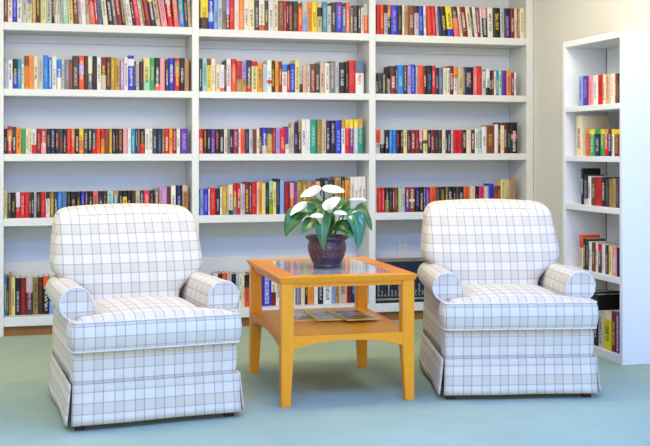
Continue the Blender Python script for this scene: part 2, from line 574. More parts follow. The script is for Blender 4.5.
def add_book(name, label, group, w, h, dep, hard, spec, M4):
    r = bpy.data.objects.new(name, None)
    r.empty_display_size = 0.02
    COL.objects.link(r)
    r.matrix_world = M4
    tag(r, label, 'book', group)
    cb, pb = book_meshes(w, h, dep, hard)
    cv = obj('cover', cb, M['cover'], r)
    obj('pages', pb, M['pages'], r)
    c = spec['c']
    ti = spec['t'] or (random.choice(('bk', 'dr', 'nv', 'dk', 'br')) if c in LIGHT else random.choice(('wh', 'cr', 'wh', 'lg', 'ye', 'bg')))
    j = lambda k: [max(0.0, min(1.0, 0.86 * x * random.uniform(0.93, 1.07))) for x in lin(PAL[k][0])]
    cv['spine_colour'] = j(c)
    cv['block_colour'] = j(spec['blk'] or c)
    cv['title_colour'] = j(ti)
    cv['block_range'] = [float(spec['rng'][0]), float(spec['rng'][1]), 0.0]
    lo = random.uniform(0.06, 0.3)
    hi = random.uniform(0.6, 0.94)
    if spec.get('tr'):
        lo, hi = spec['tr']
    cv['title_range'] = [lo, hi, random.random()]
    return r

def describe(b):
    s = PAL[b['c']][1]
    if b['blk'] and b['blk'] != b['c']:
        lo, hi = b['rng']
        where = 'top' if hi > 1 else ('foot' if lo < 0 else 'middle')
        return s, ' with %s %s' % (PAL[b['blk']][1], where)
    return s, ''

def labels_for(specs, kind, where):
    des = [describe(b) for b in specs]
    full = [a + c for a, c in des]
    res = []
    for i, (col, ext) in enumerate(des):
        lft = des[i - 1][0] if i else None
        rgt = des[i + 1][0] if i + 1 < len(des) else None
        key = lambda k: (full[k], des[k - 1][0] if k else None, des[k + 1][0] if k + 1 < len(des) else None)
        if full.count(full[i]) == 1 and ext and sum(1 for d in des if d[0] == col) <= 2:
            s = '%s %s%s, only such spine on %s' % (col, kind, ext, where)
        elif full.count(full[i]) == 1 and not ext and sum(1 for d in des if d[0] == col) == 1:
            s = '%s %s, only one of that colour on %s' % (col, kind, where)
        elif lft and rgt and sum(1 for k in range(len(des)) if key(k) == key(i)) == 1 and lft != rgt:
            s = '%s %s%s between %s and %s ones, %s' % (col, kind, ext, lft, rgt, where)
            if len(s.split()) > 16:
                s = '%s %s between %s and %s, %s' % (col, kind, lft, rgt, where)
        else:
            n = len(des)
            if i < n * 0.6:
                s = '%s %s%s, %s from the left, %s' % (col, kind, ext, ordinal(i + 1), where)
            else:
                s = '%s %s%s, %s from the right, %s' % (col, kind, ext, ordinal(n - i), where)
        res.append(s)
    # keep every label of the row different and short
    seen = {}
    for i, s in enumerate(res):
        if s in seen or len(s.split()) > 16:
            s = '%s %s, %s from the left, %s' % (des[i][0], kind, ordinal(i + 1), where)
            res[i] = s
        seen[s] = i
    return res

def shelf_row(row, bay, level, hpx, kind, setback, where, group, lean=None, name='hardcover_book', dep=0.155):
    specs = parse(row)
    xa, xb = bays[bay]
    z = SH[level][1] + SAG.get((bay, level), 0)
    labs = labels_for(specs, kind, where)
    y = YW + setback
    prev_end, prev_a = xa, 0.0
    hard = name == 'hardcover_book'
    for i, b in enumerate(specs):
        x0, k0 = at_y(b['a'], y)
        x1, k1 = at_y(b['b'], y)
        h = (b['h'] or hpx) * 0.5 * (k0 + k1) / F_PX
        a = lean(b['a']) if lean else 0.0
        if lean and abs(a) > 0.001:
            x1 = x0 + (x1 - x0) * 0.93
        x0 = max(x0, prev_end + 0.0008)
        x1 = min(max(x1, x0 + 0.0075), xb - 0.001)
        w = x1 - x0
        if w < 0.004:
            continue
        if a > 0:                                   # top leans to the left against its neighbour
            room = (x0 - prev_end) / h
            a = min(a, prev_a + room * 0.95)
        d = min(dep * random.uniform(0.9, 1.05), DEP - setback - 0.03)
        if a >= 0:
            piv = Vector((x0, y + random.uniform(-0.006, 0.006), z + 0.0006))
            R = Matrix.Rotation(-a, 4, 'Y')
            Mx = Matrix.Translation(piv) @ R
            prev_end = x0 + w / math.cos(a) + 0.0004
        else:                                       # top leans to the right
            piv = Vector((x1, y, z + 0.0006))
            Mx = Matrix.Translation(piv) @ Matrix.Rotation(-a, 4, 'Y') @ Matrix.Translation(Vector((-w, 0, 0)))
            prev_end = x1
        prev_a = max(a, 0.0)
        add_book(name, labs[i], group, w, h, d, hard, b, Mx)

D = math.radians
# ---- top shelf in view
shelf_row("3.5 7.7 br; 7.7 12.3 wh; 12.3 17 bl tlv; 17 22 wh tbk; 22 27 lg; 27 32 lv B.55cr; 32 36 mu T.7rd; 36 40 db T.75rd; 40.5 46.5 py ttq; 46.5 52 lg tbk; 52.5 54.5 bk; 54.5 58 cr tbk; 58 60.2 wh; 60.2 63 lg; 63 69 mt twh; 69 74 py; 74 79 dr B.4br; 79 82 lg; 82 86.5 wh tpk; 86.5 90.3 bg tdb; 90.5 96 sa T.55rd; 96 98.5 rd; 98.5 103 st tnv; 103.5 108.5 cr; 108.5 114 bk T.7tn; 114 117.5 gy; 117.5 123 dr tpk; 123 126 db; 126 128.5 cr; 128.5 133 wh tbl; 133 136.5 bk; 136.5 141 hp tpk; 141 144 cr; 144 146.5 br; 146.5 151.5 dr tog; 151.5 156.5 nv T.68ye twh; 156.5 161.5 bg tdb; 162 168 pk; 168.5 174 rd T.64lg; 174.5 179.5 sa T.8mu; 179.5 185 tq B.4sb; 185 188.3 dk; 188.5 192 bg",
    0, 4, 36, 'hardback', 0.03, 'top shelf, left bay', 'books on the top shelf of the left bay',
    lambda u: D(9) * smoothstep(40, 70, u) * (1 - 0.7 * smoothstep(160, 186, u)))
shelf_row("200.5 208 db M.38,1.1ye tdb; 208.5 213.5 bl M.25,.55lb twh; 214 218 lb; 218 222 lg tnv; 222 226 gy tbk; 226 229.5 dr T.5lv twh; 229.5 234.5 rd tsa; 234.5 239 wh tpk; 239 244 ao tpk; 244.3 248.7 wh tbk; 248.7 254.5 cr; 254.5 259 dk tlg; 259 264.5 wh B.18og; 264.5 268.5 dk B.45br; 268.5 273.5 wh; 273.5 278 cr; 278 284 br ttn; 284 286.5 rd tpk; 286.5 288.5 bk; 288.5 293 db tsa; 293 298 db tgy; 298 302.5 og h25; 302.5 307.5 lg B.45lb tsb; 307.5 312 ao tbr; 312 317.5 ye; 317.5 322 bg M.52,.82bk; 322.5 327 tq; 327 331.5 lg h27; 331.5 336 dk; 336 342.5 pu B.55bl tlv h31; 342.5 346 st h27; 346 350 sa h31; 350 353 gy h26; 353 358 dk tlg h28; 358 361 dk h28; 361 363.5 wh h26; 363.5 369 og T.62lg h30",
    1, 4, 30.5, 'hardback', 0.03, 'top shelf, middle bay', 'books on the top shelf of the middle bay')
shelf_row("376.8 380.5 rd tdr; 380.5 384 og B.6rd; 384 387.5 lg T.72bk; 387.5 391 nv T.6sa; 391 398 bl tlv; 398.5 402.5 bk tol; 402.5 404.5 wh; 404.5 408.5 tn; 408.5 414.5 br tlg; 414.5 419 lg T.75bk; 419 424 bl tlb; 424.5 427 wh; 427.5 433 rd tog; 433 437 rd tsa; 437 439 lg; 439.5 443 nv tbl; 443 448 bk; 448 454 ye B.25bl; 454.5 460 sa T.62dk; 460.5 463 cr; 463 468.5 dr; 468.5 473 cr; 473 475 dg; 475 478 wh; 478 481 mg; 481.3 483 wh; 483 487.7 bk T.65pk; 488 493.5 wh; 494 501 bk tye; 501 505 lg; 505 511 nv tlv; 511 515 dr; 515 518 cr; 518 520 ol; 520 525 cr ttn",
    2, 4, 30, 'hardback', 0.03, 'top shelf, right bay', 'books on the top shelf of the right bay',
    lambda u: D(7) * smoothstep(418, 436, u) * (1 - 0.85 * smoothstep(470, 490, u)))
# ---- second shelf
shelf_row("3.5 8 lg tlv h27; 8 12.5 wh tbk h29; 12.5 17.5 bk B.55bl h30; 17.5 21 tq h30; 21.5 24 wh h25; 24 28.7 ao T.7br h33; 29 33.3 ao tsa h34; 33.5 38 cr h33; 38 43 lg h33; 43 48.5 sb tlb h34; 48.5 52 sb h32; 52 56.5 wh tbr h33; 57 61.5 sb B.4wh h30; 61.5 64.5 lg h29; 64.5 69.5 gy tlv h30; 69.5 72.5 br tog h30; 72.5 78.5 dk tlg h34; 79 84 og M.45,.75lv h34; 84 88 db tdk h34; 88 92.5 gy T.5cr h33; 92.5 96.5 bk tdr h34; 97 101 wh h33; 101 106 dr B.45lg h33; 106 110.5 db ttn h33; 110.5 115 mu h33; 115 120 mu tdb h32; 120.5 124 lv twh h30; 124 128 wh h33; 128 134 bl M.7,.9wh h35; 134 136 dk h29; 136 139 lg h30; 139.5 143.5 bk tdr h29; 143.5 150 py B.35mt h33; 150 154.5 gr h33; 155 160 bk B.2sa h33; 160 165 pk tbg h33; 165.5 168.5 dk h31; 168.5 174.5 bl twh h33; 174.5 179.5 rd M.45,.9tn h33; 180 184.5 bk twh h33; 184.5 189 tn tgy h32",
    0, 3, 32, 'hardback', 0.04, 'second shelf down, left bay', 'books on the second shelf of the left bay')
shelf_row("199.5 202 dg twh h33; 202.5 207 aq h33; 207 211 ye T.8br h33; 211 215.5 cr ttn h33; 216 220 cr tdb h27; 220 224.5 wh B.15sa tlv h27; 224.5 226.5 db h31; 226.5 231 wh h33; 231.5 236.5 og T.7rd h33; 236.5 242 tn T.4rd tnv h31; 242 246.5 mu T.4lv tnv h31; 246.5 251.5 nv B.22rd twh h32; 251.5 257.5 py T.84rd h31; 257.5 262.5 ao h29; 263 267 lg tlb h28; 267 271.5 wh M.28,.38og h32; 271.5 275 db tye h32; 275 278.5 ao h31; 278.5 282 dr tye h31; 282 287 wh T.75sb h28; 287 290 rd T.75bk tye h27; 290 295 bl tlb h29; 295 299.5 py h33; 299.5 302.5 lg B.3db h29; 303 307 bg tsa h28; 307 310 lg h28; 310.5 315.5 dr T.45br h29; 315.5 320 dk h29; 320 324.7 bg h32; 325 329.7 wh h30; 330 335 gy tlg h32; 335 339 lg tst h32; 339 345.5 bk tlg h31; 345.5 349 bk ttn h31; 349 355.5 rd tog h33; 355.5 363.5 wh T.62st trd h33",
    1, 3, 31, 'hardback', 0.04, 'second shelf down, middle bay', 'books on the second shelf of the middle bay')
shelf_row("375.7 378 bk h20; 378 382.5 dk tgr h21; 382.5 386 dk h21; 386 388 bk h19; 388 390 lg h15; 390 396 dr T.62db h28; 396 397.5 nv h28; 397.5 403.5 sb taq h29; 404 407.5 bk h29; 407.5 411 lv h29; 411 415.5 bl tlb h30; 416 418 lg h28; 418 423.3 og trd h29; 423.5 427 db h28; 427 432 bk tsb h29; 432 436 rd tpk h29; 436 439 nv h27; 439 443 st tlb h27; 443.5 446.5 cr tgr h27; 446.8 449.5 wh h27; 449.7 454 dr h29; 454 458 wh T.6ao h28; 458 463 bg h27; 463 464.5 ol h27; 464.5 473.5 nv tbg h28; 473.7 477.5 sa h28; 477.5 481.7 rd tog h29; 482 486 lg h24; 486 489.5 wh B.3bk h26; 489.5 492 bk h25; 492 494 dr h25; 494 495.8 wh h24; 496 499 tq h25; 499 502 aq h25; 502 506.5 pu tnv h25; 506.5 511.5 ao tpu h25; 511.5 514 mg h23; 514 516 wh h23",
    2, 3, 28, 'hardback', 0.04, 'second shelf down, right bay', 'books on the second shelf of the right bay')
# ---- third shelf
pb = dict(name='paperback_book', dep=0.107)
shelf_row("3.2 7 bk tlg; 7.5 12 rd M.45,.85ao h27.5; 12.5 16 dk h27; 16 21 ao tdb h26; 21.5 25.5 gr tte; 25.7 28.7 cr; 29 31.5 cr; 31.5 36 wh B.36rd; 36.5 41 dr tsa; 41 46 rd B.42pk; 46.5 50.5 bk ttn; 50.5 55 nv tlg; 55 59 bk tao; 59.5 63 dk trd; 63 66.5 bk tlg; 66.5 71 rd tsa; 71 75 og T.6ao; 75 79 bk twh; 79 83.5 ye B.55ao; 83.5 88 dk tlg; 88 92 bk tcr; 92 96 dk B.3rd tlg; 96 100.5 og trd; 101 104.5 ao T.6rd; 104.5 109 br trd; 109 112 mu; 112.5 115.5 bk tlg; 115.5 118 bk tog; 118 123 db ttn; 123 127 pk tbg; 127.5 131 wh taq; 131 135.5 tq taq; 135.5 137 nv; 137 140 br tgy; 140 144.5 bk B.4rd tmu; 145 149 wh tbr; 149 152.5 wh tnv; 152.5 157 dk tmt; 157 162 nv tst; 162 164.5 ol; 164.5 169 rd twh; 169 172.5 ao; 172.5 176.5 dr tpk; 176.5 180 wh tdb; 180.5 187.8 pu tlv",
    0, 2, 25, 'paperback', 0.05, 'third shelf down, left bay', 'paperbacks on the third shelf of the left bay', **pb)
shelf_row("198.5 203 sa T.6rd; 203.5 207 db tao; 207 211 bk tlg; 211 215 pu tlv; 215 219.5 bk tog; 219.5 224 bk twh; 224 227.5 cr; 227.5 230 gy tbk; 230 233 bk twh; 233 238.5 mg tpk; 238.5 240.5 cr; 240.5 245 og trd; 245 249 nv tst; 249 252.7 lg; 253 256.5 br tdk; 256.5 259.5 cr; 259.5 262 db; 262 266.7 bl B.3lg h26; 267 272.5 mu T.75dk h26; 272.5 276 dr tsa h25.5; 276 280 lv tpu h26; 280 285.5 rd h25.5; 285.5 288.5 wh T.35pu h27; 288.5 291 lg h26; 291 294 bg h31; 294 298.5 nv tlv h31; 298.5 301.5 db T.65tn h33; 301.5 306 wh h34; 306 310 wh taq h34; 310 316.5 te taq h34; 317 321.5 ol tao h34; 321.5 326 bg tgy h34; 326 330.5 nv tlg h33; 330.5 335.5 bk tlg h33; 335.5 341.5 bl tlb h33; 341.5 345 wh T.74mu h34; 345 350 rd T.74ye tsa h34; 350 353.5 pu T.74ye twh h34; 353.5 358 lg T.74ye twh h34; 358 363 te T.74mu h35",
    1, 2, 24.5, 'paperback', 0.05, 'third shelf down, middle bay', 'paperbacks on the third shelf of the middle bay', **pb)
shelf_row("375.7 380 lg T.45og; 380.5 384.7 bk T.4lg; 385 389 bk twh; 389.5 392.5 sb tlb; 392.5 396 sb tbl; 396.5 400.5 bk trd; 400.5 403.3 db; 403.5 407 py tdb; 407.5 411 dk tlv; 411 415.5 dr tcr; 415.5 419.5 dr tsa; 419.5 423 nv T.5pk; 423.5 427.3 py M.42,.55br; 427.5 431 bk tlg; 431 435 dr; 435 438.5 bk tol; 438.5 442 dk tst; 442 445.3 cr tgy; 445.5 447.5 dg; 447.5 451 nv tlg; 451 453 lg; 453 459 rd tdr; 459 462.5 rd tbk; 462.5 466.5 bk; 466.5 471 cr tpk; 471 475 db; 475 478.5 wh h25; 478.5 482 lg h26; 482 486.5 wh h27; 486.5 494.5 br tmu h28; 494.5 498 wh tpy h29; 498 500.5 dk tlg h31; 500.5 504 cr tsa h28; 504 507 dr h30; 507 511 bk tte h31; 511 517.5 bk M.45,.62sa h31",
    2, 2, 23.5, 'paperback', 0.05, 'third shelf down, right bay', 'paperbacks on the third shelf of the right bay', **pb)
# ---- fourth shelf
shelf_row("3.2 7.2 py tst h27; 8 11 dk tbg; 11 15.5 bk tmu; 16 20 rd T.42wh; 20 25 rd tpk; 25 28.5 rd tog; 28.5 31 dr; 31 34 bk tlg; 34 36 lg; 36.5 40.5 bk ttn; 40.5 45.5 rd tsa; 46 49.7 wh T.74bk; 50 54.3 ol; 54.5 57.3 dk; 57.5 62 sb tlb; 62 66.5 st tsb; 67 70.5 bk tgy; 70.5 76 bk tbg; 76.5 80.5 bk tmu; 81 84.7 bl tlv; 85 88 bk tpk; 88.5 93 bk tlg; 93 98 tn T.6sa; 98.5 103 nv tlg; 103 106.7 db ttn; 107.5 113 aq tst; 113 118.5 st T.8tn; 119 122.5 bk tlg; 122.5 127 ye T.76bk; 127.5 131 bk tlg; 131.5 135.5 db tbr; 135.5 139.7 bg; 140 143.7 dk tlg; 144 149.5 hp B.4pk; 149.5 154 bk tgy; 154.5 159 br T.8gy h27; 159.5 161.5 pk h29; 161.5 167 lv tpk h29; 167 170.5 dr tbk h29; 171 175.6 wh tgy h30; 176.5 181.8 nv tlb h30; 182.5 187.8 tn T.8bg h30",
    0, 1, 25.5, 'paperback', 0.06, 'fourth shelf down, left bay', 'paperbacks on the fourth shelf of the left bay', **pb)
shelf_row("198.2 200 bk h26; 200 203.5 lb h26; 203.5 208.3 bl tlv h26; 208.5 210 wh h26; 210 215.5 rd tsa h27; 215.5 220 bk h26; 220 222 wh h28; 222 227 mu tye h29; 227 228.5 lg h29; 228.5 232.7 cr B.15dg h30; 233 237 gy T.6rd h30; 237 240.5 rd twh h31; 240.5 242.5 wh h31; 242.5 245 lg tdk h30; 245 249.5 dr tye h32; 249.5 251.5 dk h31; 251.5 256.7 rd tsa h32; 257 258.5 wh h32; 258.5 262 ao h33; 262 265.5 py tbg h31; 265.5 269 bk tgy h31; 269 273 lm T.45mt h33; 273 276 py h32; 276 280 nv tgy h35; 280 284 lb tlv h34; 284 290 dr trd h32; 290 294 og T.5pk h31; 294 297 pu thp h32; 297 302 mu tdr h32; 302 307 ol tye h33; 307 311 tn h31; 311 316 og tpk h30; 316 320 bg h32; 320 324 bk h34; 324 328.5 dk tlg h35; 328.5 334.5 dk tlg h33; 335 341 tn h36; 341.5 345 db h36; 345 350 ao h33; 350.5 354.3 wh tmg h36; 354.4 358.2 wh tmg h36; 358.3 362.1 wh tmg h36; 362.2 366 wh tmg h36",
    1, 1, 28, 'hardback', 0.06, 'fourth shelf down, middle bay', 'books on the fourth shelf of the middle bay', name='hardcover_book', dep=0.14)
shelf_row("375.3 377 cr; 377 382 rd tsa; 382 385 rd tpk; 385.5 389.2 ol T.5bk tbg; 389.5 392.5 bk tst; 392.5 394.5 dr; 394.5 398 br tao; 398.5 402 mt tbg; 402 405 lg; 405.5 409 pu T.5mg twh; 409.5 415 br M.42,.52cr; 416 419.5 nv tlv; 419.5 423.5 bk tlg; 423.5 425.7 db; 426 430 pu tlv; 430 436 og tbr; 436 440 dk tgy; 440 445.5 bk tmu; 446 448 ol; 448 453 bk twh; 453 456 bk tpk; 456 459 dk tgy; 459 463.8 bk tlg; 464 469 og trd; 469 471 bg; 471 475 cr tsa; 475.5 479 bk tgy; 479.5 484 hp tdr; 484.5 489 lg tpk; 489 493.7 bl tnv h27; 494 498 br tog; 498 501 dr tmu; 501 505.5 py tol h31; 505.5 510 bg tgy h31; 510.5 516 tn tgy h31",
    2, 1, 24.5, 'paperback', 0.06, 'fourth shelf down, right bay', 'paperbacks on the fourth shelf of the right bay', **pb)
# ---- bottom shelf
shelf_row("4 6.7 tq tye h40; 6.7 8.7 db h38; 8.7 11.2 tn h42; 11.4 15 py h38; 15.2 20.5 bk tlg h37; 20.7 26 dr trd h37; 26.2 32.5 dk T.6lg tpk h37; 33 38 ol tdb h37; 38.2 43 db tbr h37; 43.2 49 bk T.66og twh h38; 49.2 56 nv B.35lb h36; 56.3 61 br h36",
    0, 0, 37, 'hardback', 0.10, 'bottom shelf, left bay', 'books on the bottom shelf of the left bay', dep=0.16)
shelf_row("214 218 wh h34; 218 222.5 db h34; 222.6 227 og h34; 227.2 231.5 bg h34; 231.7 236 nv tbl h33; 236.2 239 lg h33; 239.2 241.8 wh h33; 242 244.3 cr h33; 244.5 249.3 og T.6bk tdk h32; 249.5 252 br h33; 252.5 257 gy h32; 257.3 262 bk h32; 262.6 271.5 bl twh h31; 271.7 276 cr B.45dr h30; 276.2 280 wh h32; 280.3 285 dr h32; 285.3 290 lg h32; 290.3 295.5 wh h32; 295.8 301 gy tlv h32; 301.3 305 cr tbg h32; 305.3 307.5 bk h32; 307.7 313.7 ao tog h32; 314.2 318 wh tlg h32; 318.2 323 bk tlg h32; 323.4 331.4 wh tbk h32; 331.6 335 lb tst h32; 335.2 338.7 tn tbk h32; 339 347 bg tbk h32; 347.2 350.5 dr tbk h32; 350.7 358 nv tlb h32; 358.4 363 lg h32",
    1, 0, 32, 'hardback', 0.10, 'bottom shelf, middle bay', 'books on the bottom shelf of the middle bay', dep=0.16)
# ---- the uniform set of reference volumes in the right bay
e0, _ = at_y(377.0, YW + 0.02)
for i in range(20):
    w = 0.0262
    s = dict(c='vol', blk='volb', rng=(0.07, 0.11), t='volt')
    PAL.setdefault('vol', ((30, 44, 62), 'dark blue'))
    PAL.setdefault('volb', ((178, 170, 138), 'gilt'))
    PAL.setdefault('volt', ((196, 196, 184), 'gilt'))
    s['tr'] = (0.16, 0.30) if i % 3 else (0.16, 0.46)
    add_book('encyclopedia_volume', 'tall dark blue reference volume with gilt bands, %s from the left of the matching set' % ordinal(i + 1),
             'matching reference volumes on the bottom shelf', w - 0.001, 0.302, 0.258, True, s,
             Matrix.Translation((e0 + i * w, YW + 0.02, SH[0][1] + 0.0006)))

# ---- books in the narrow bookcase (spines face the room, towards -X)
def case_row(row, level, hpx, where, group, dep=0.12, name='paperback_book', kind='paperback', setback=0.03):
    specs = parse(row)
    labs = labels_for(specs, kind, where)
    z = SB[level][1]
    xs = BX0 + setback
    last = BY1 - 0.036
    for i, b in enumerate(specs):
        ya, ka = at_x(b['a'], xs)
        yb, kb = at_x(b['b'], xs)
        ya = min(ya, last - 0.0008)
        yb = max(min(yb, ya - 0.008), BY0 + 0.036)
        w = ya - yb
        if w < 0.004:
            continue
        h = (b['h'] or hpx) * 0.5 * (ka + kb) / F_PX
        h = min(h, (SB[level + 1][0] if level < 4 else BH - 0.038) - z - 0.012)
        # local x (left to right as seen) runs towards -Y, local y (inward) towards +X
        Mx = Matrix.Translation((xs, ya, z + 0.0006)) @ Matrix.Rotation(-PI / 2, 4, 'Z')
        last = yb
        big = h > 0.235
        add_book('hardcover_book' if big else name, labs[i], group, w, h, 0.19 if big else dep, big, b, Mx)
case_row("578.5 582.3 lb tbl; 582.5 587.5 pu tlv; 588 592.3 pk tog; 592.5 597.3 wh tlv; 597.5 602 rd tdr; 602.2 605 cr; 605.2 609.5 bg tog; 609.7 614.5 wh tpk; 614.6 615.6 og; 615.8 619 dg tol",
         4, 30, 'top shelf of narrow bookcase', 'books on the top shelf of the narrow bookcase')
case_row("575.8 581.5 cr tdb h40; 585.5 589 og T.82mu h27; 589.3 594 gr T.82ye twh h27; 594.3 599.8 nv T.82gr tlg h27; 600 604 gr T.82ye h27; 604.2 607.5 rd T.82mu h27; 607.7 611 nv T.82dr twh h27; 611.2 613.5 wh T.82ye h27; 613.7 619 br T.82ye tmu h27",
         3, 27, 'second shelf of narrow bookcase', 'books on the second shelf of the narrow bookcase')
case_row("580.6 583.2 bk h36; 583.4 587.3 lg T.2bk tlb h30; 587.5 590.5 wh h29; 590.7 595.5 br tbg h28; 595.8 601 rd tdr h28; 601.2 605 bk h29; 605.2 608.3 dk tst h28; 608.5 611.5 ol ttn h28; 611.7 615 tn tbr h29; 615.2 619 dk tgy h28",
         2, 28, 'third shelf of narrow bookcase', 'books on the third shelf of the narrow bookcase')
case_row("579.2 582.6 cr T.62og h34; 582.8 585.4 bk h31; 585.6 588 dg h31; 588.3 591 wh h29; 591.2 595 br tbg h29; 595.2 597.4 wh h29; 597.6 601 dk T.7rd h29; 601.2 604.5 wh tpk h29; 604.7 608 dk tpk h29; 608.2 611.5 py tbr h29; 611.7 616 pk twh h29; 616.2 619 bk tbl h29",
         1, 29, 'fourth shelf of narrow bookcase', 'books on the fourth shelf of the narrow bookcase')
case_row("586 592 dk h52; 592.3 597.5 bk h51; 598 602.5 lg h36; 602.8 610.8 ye T.8cr h38; 611 615.4 dr tye h40; 615.6 619 pu h40",
         0, 40, 'bottom shelf of narrow bookcase', 'books on the bottom shelf of the narrow bookcase')

# ------------------------------------------------------------------ side table
TW, TD, TZ = 0.706, 0.93, 0.631
TC = Vector((1.500, 5.652, 0))
tb = thing('side_table', 'honey-coloured wooden side table with glass top between the two armchairs', 'table', TC, D(-0.8))
hx, hy = TW / 2, TD / 2
FW = 0.098
for sx_ in (1, -1):        # long rails of the top
    bm = nbm()
    vs = []
    x_o, x_i = sx_ * hx, sx_ * (hx - FW)
    for z in (TZ - 0.028, TZ):
        ch = 0.012 if z < TZ - 0.01 else 0.0
        xo = x_o - sx_ * ch
        vs.append([bm.verts.new(p) for p in ((xo, -hy + ch, z), (xo, hy - ch, z), (x_i, hy - FW, z), (x_i, -hy + FW, z))])
    bm.faces.new(vs[0][::-1]); bm.faces.new(vs[1])
    for k in range(4):
        bm.faces.new((vs[0][k], vs[0][(k + 1) % 4], vs[1][(k + 1) % 4], vs[1][k]))
    obj('top_rail', bm, M['wood_y'], tb)
for sy_ in (1, -1):
    bm = nbm()
    vs = []
    y_o, y_i = sy_ * hy, sy_ * (hy - FW)
    for z in (TZ - 0.028, TZ):
        ch = 0.012 if z < TZ - 0.01 else 0.0
        yo = y_o - sy_ * ch
        vs.append([bm.verts.new(p) for p in ((-hx + ch, yo, z), (hx - ch, yo, z), (hx - FW, y_i, z), (-hx + FW, y_i, z))])
    bm.faces.new(vs[0][::-1]); bm.faces.new(vs[1])
    for k in range(4):
        bm.faces.new((vs[0][k], vs[0][(k + 1) % 4], vs[1][(k + 1) % 4], vs[1][k]))
    obj('top_rail', bm, M['wood_x'], tb)
obj('glass_panel', bbox(-hx + FW, hx - FW, -hy + FW, hy - FW, TZ - 0.009, TZ - 0.001), M['glass'], tb)
lx, ly = hx - 0.014, hy - 0.016
LW = 0.062
ZS = 0.345
for sx_ in (1, -1):
    for sy_ in (1, -1):
        bm = nbm()
        rings = []
        for z, w in ((0.0, 0.046), (0.08, 0.051), (ZS - 0.07, LW), (TZ - 0.028, LW)):
            xs = sorted((sx_ * lx, sx_ * (lx - w)))
            ys = sorted((sy_ * ly, sy_ * (ly - w)))
            rings.append([(xs[0], ys[0], z), (xs[1], ys[0], z), (xs[1], ys[1], z), (xs[0], ys[1], z)])
        loft(bm, rings)
        bmesh.ops.bevel(bm, geom=bm.edges[:], offset=0.004, segments=2, affect='EDGES', clamp_overlap=True)
        obj('leg', bm, M['wood_z'], tb)
for s in (1, -1):
    y = s * (ly - 0.014)
    obj('apron', bbox(-lx + LW, lx - LW, min(y, y - s * 0.02), max(y, y - s * 0.02), TZ - 0.052, TZ - 0.028, 0.001, 1), M['wood_x'], tb)
    x = s * (lx - 0.014)
    obj('apron', bbox(min(x, x - s * 0.02), max(x, x - s * 0.02), -ly + LW, ly - LW, TZ - 0.052, TZ - 0.028, 0.001, 1), M['wood_y'], tb)
    # arched rails under the lower shelf
    for along in 'xy':
        bm = nbm()
        half = (lx if along == 'x' else ly) - LW
        off = s * ((ly if along == 'x' else lx) - 0.004)
        n = 24
        rings = []
        for i in range(n + 1):
            t = -1 + 2 * i / n
            zb = ZS - 0.066 + 0.036 * (1 - abs(t) ** 2.2)
            pr = [(off, zb), (off, ZS - 0.001), (off - s * 0.022, ZS - 0.001), (off - s * 0.022, zb)]
            rings.append([(t * half, a, z) if along == 'x' else (a, t * half, z) for a, z in pr])
        loft(bm, rings)
        obj('arched_rail', bm, M['wood_x'] if along == 'x' else M['wood_y'], tb)
bm = nbm()
a, b_ = lx - 0.026, ly - 0.026
c_, d_ = lx - LW, ly - LW
outl = [(-c_, -b_), (c_, -b_), (c_, -d_), (a, -d_), (a, d_), (c_, d_), (c_, b_), (-c_, b_), (-c_, d_), (-a, d_), (-a, -d_), (-c_, -d_)]
lo = [bm.verts.new((x, y, ZS - 0.02)) for x, y in outl]
hi = [bm.verts.new((x, y, ZS)) for x, y in outl]
bm.faces.new(lo[::-1]); bm.faces.new(hi)
for k in range(12):
    bm.faces.new((lo[k], lo[(k + 1) % 12], hi[(k + 1) % 12], hi[k]))
obj('lower_shelf', bm, M['wood_x'], tb)

# ------------------------------------------------------------------ magazines on the lower shelf
def magmat(name, a_, b_, c_):
    nt = NT(name)
    g = nt.n('ShaderNodeSeparateXYZ')
    nt.l(nt.coord('Generated'), g.inputs[0])
    ex = nt.math('MINIMUM', g.outputs[0], nt.math('SUBTRACT', 1.0, g.outputs[0]))
    ey = nt.math('MINIMUM', g.outputs[1], nt.math('SUBTRACT', 1.0, g.outputs[1]))
    inner = nt.math('MULTIPLY', nt.math('GREATER_THAN', ex, 0.10), nt.math('GREATER_THAN', ey, 0.06))
    v = stretch(nt, nt.coord(), (10, 22, 1))
    k = nt.noise(v, 1.0, 4, 0.65)
    pic = nt.mix(nt.math('GREATER_THAN', k, 0.52), lin(a_), lin(b_))
    low = nt.math('LESS_THAN', g.outputs[1], 0.42)
    pic = nt.mix(nt.math('MULTIPLY', low, nt.math('GREATER_THAN', k, 0.42)), pic, lin(c_))
    nt.set(nt.mix(inner, lin((250, 206, 30)), pic), 0.25, 0.5)
    return nt.m
mags = [((-0.128, 5.995), 14, ((200, 206, 214), (226, 226, 222), (108, 110, 112)), 'yellow bordered magazine with grey cover, on the lower table shelf, underneath the others', 0.0),
        ((0.010, 5.975), 12, ((196, 204, 214), (150, 160, 176), (214, 216, 214)), 'yellow bordered magazine with pale cover, in the middle of the three on the lower shelf', 0.0055),
        ((0.150, 5.95), 18, ((60, 82, 140), (214, 216, 210), (120, 102, 60)), 'yellow bordered magazine with blue and brown cover photo, uppermost on the lower table shelf', 0.011)]
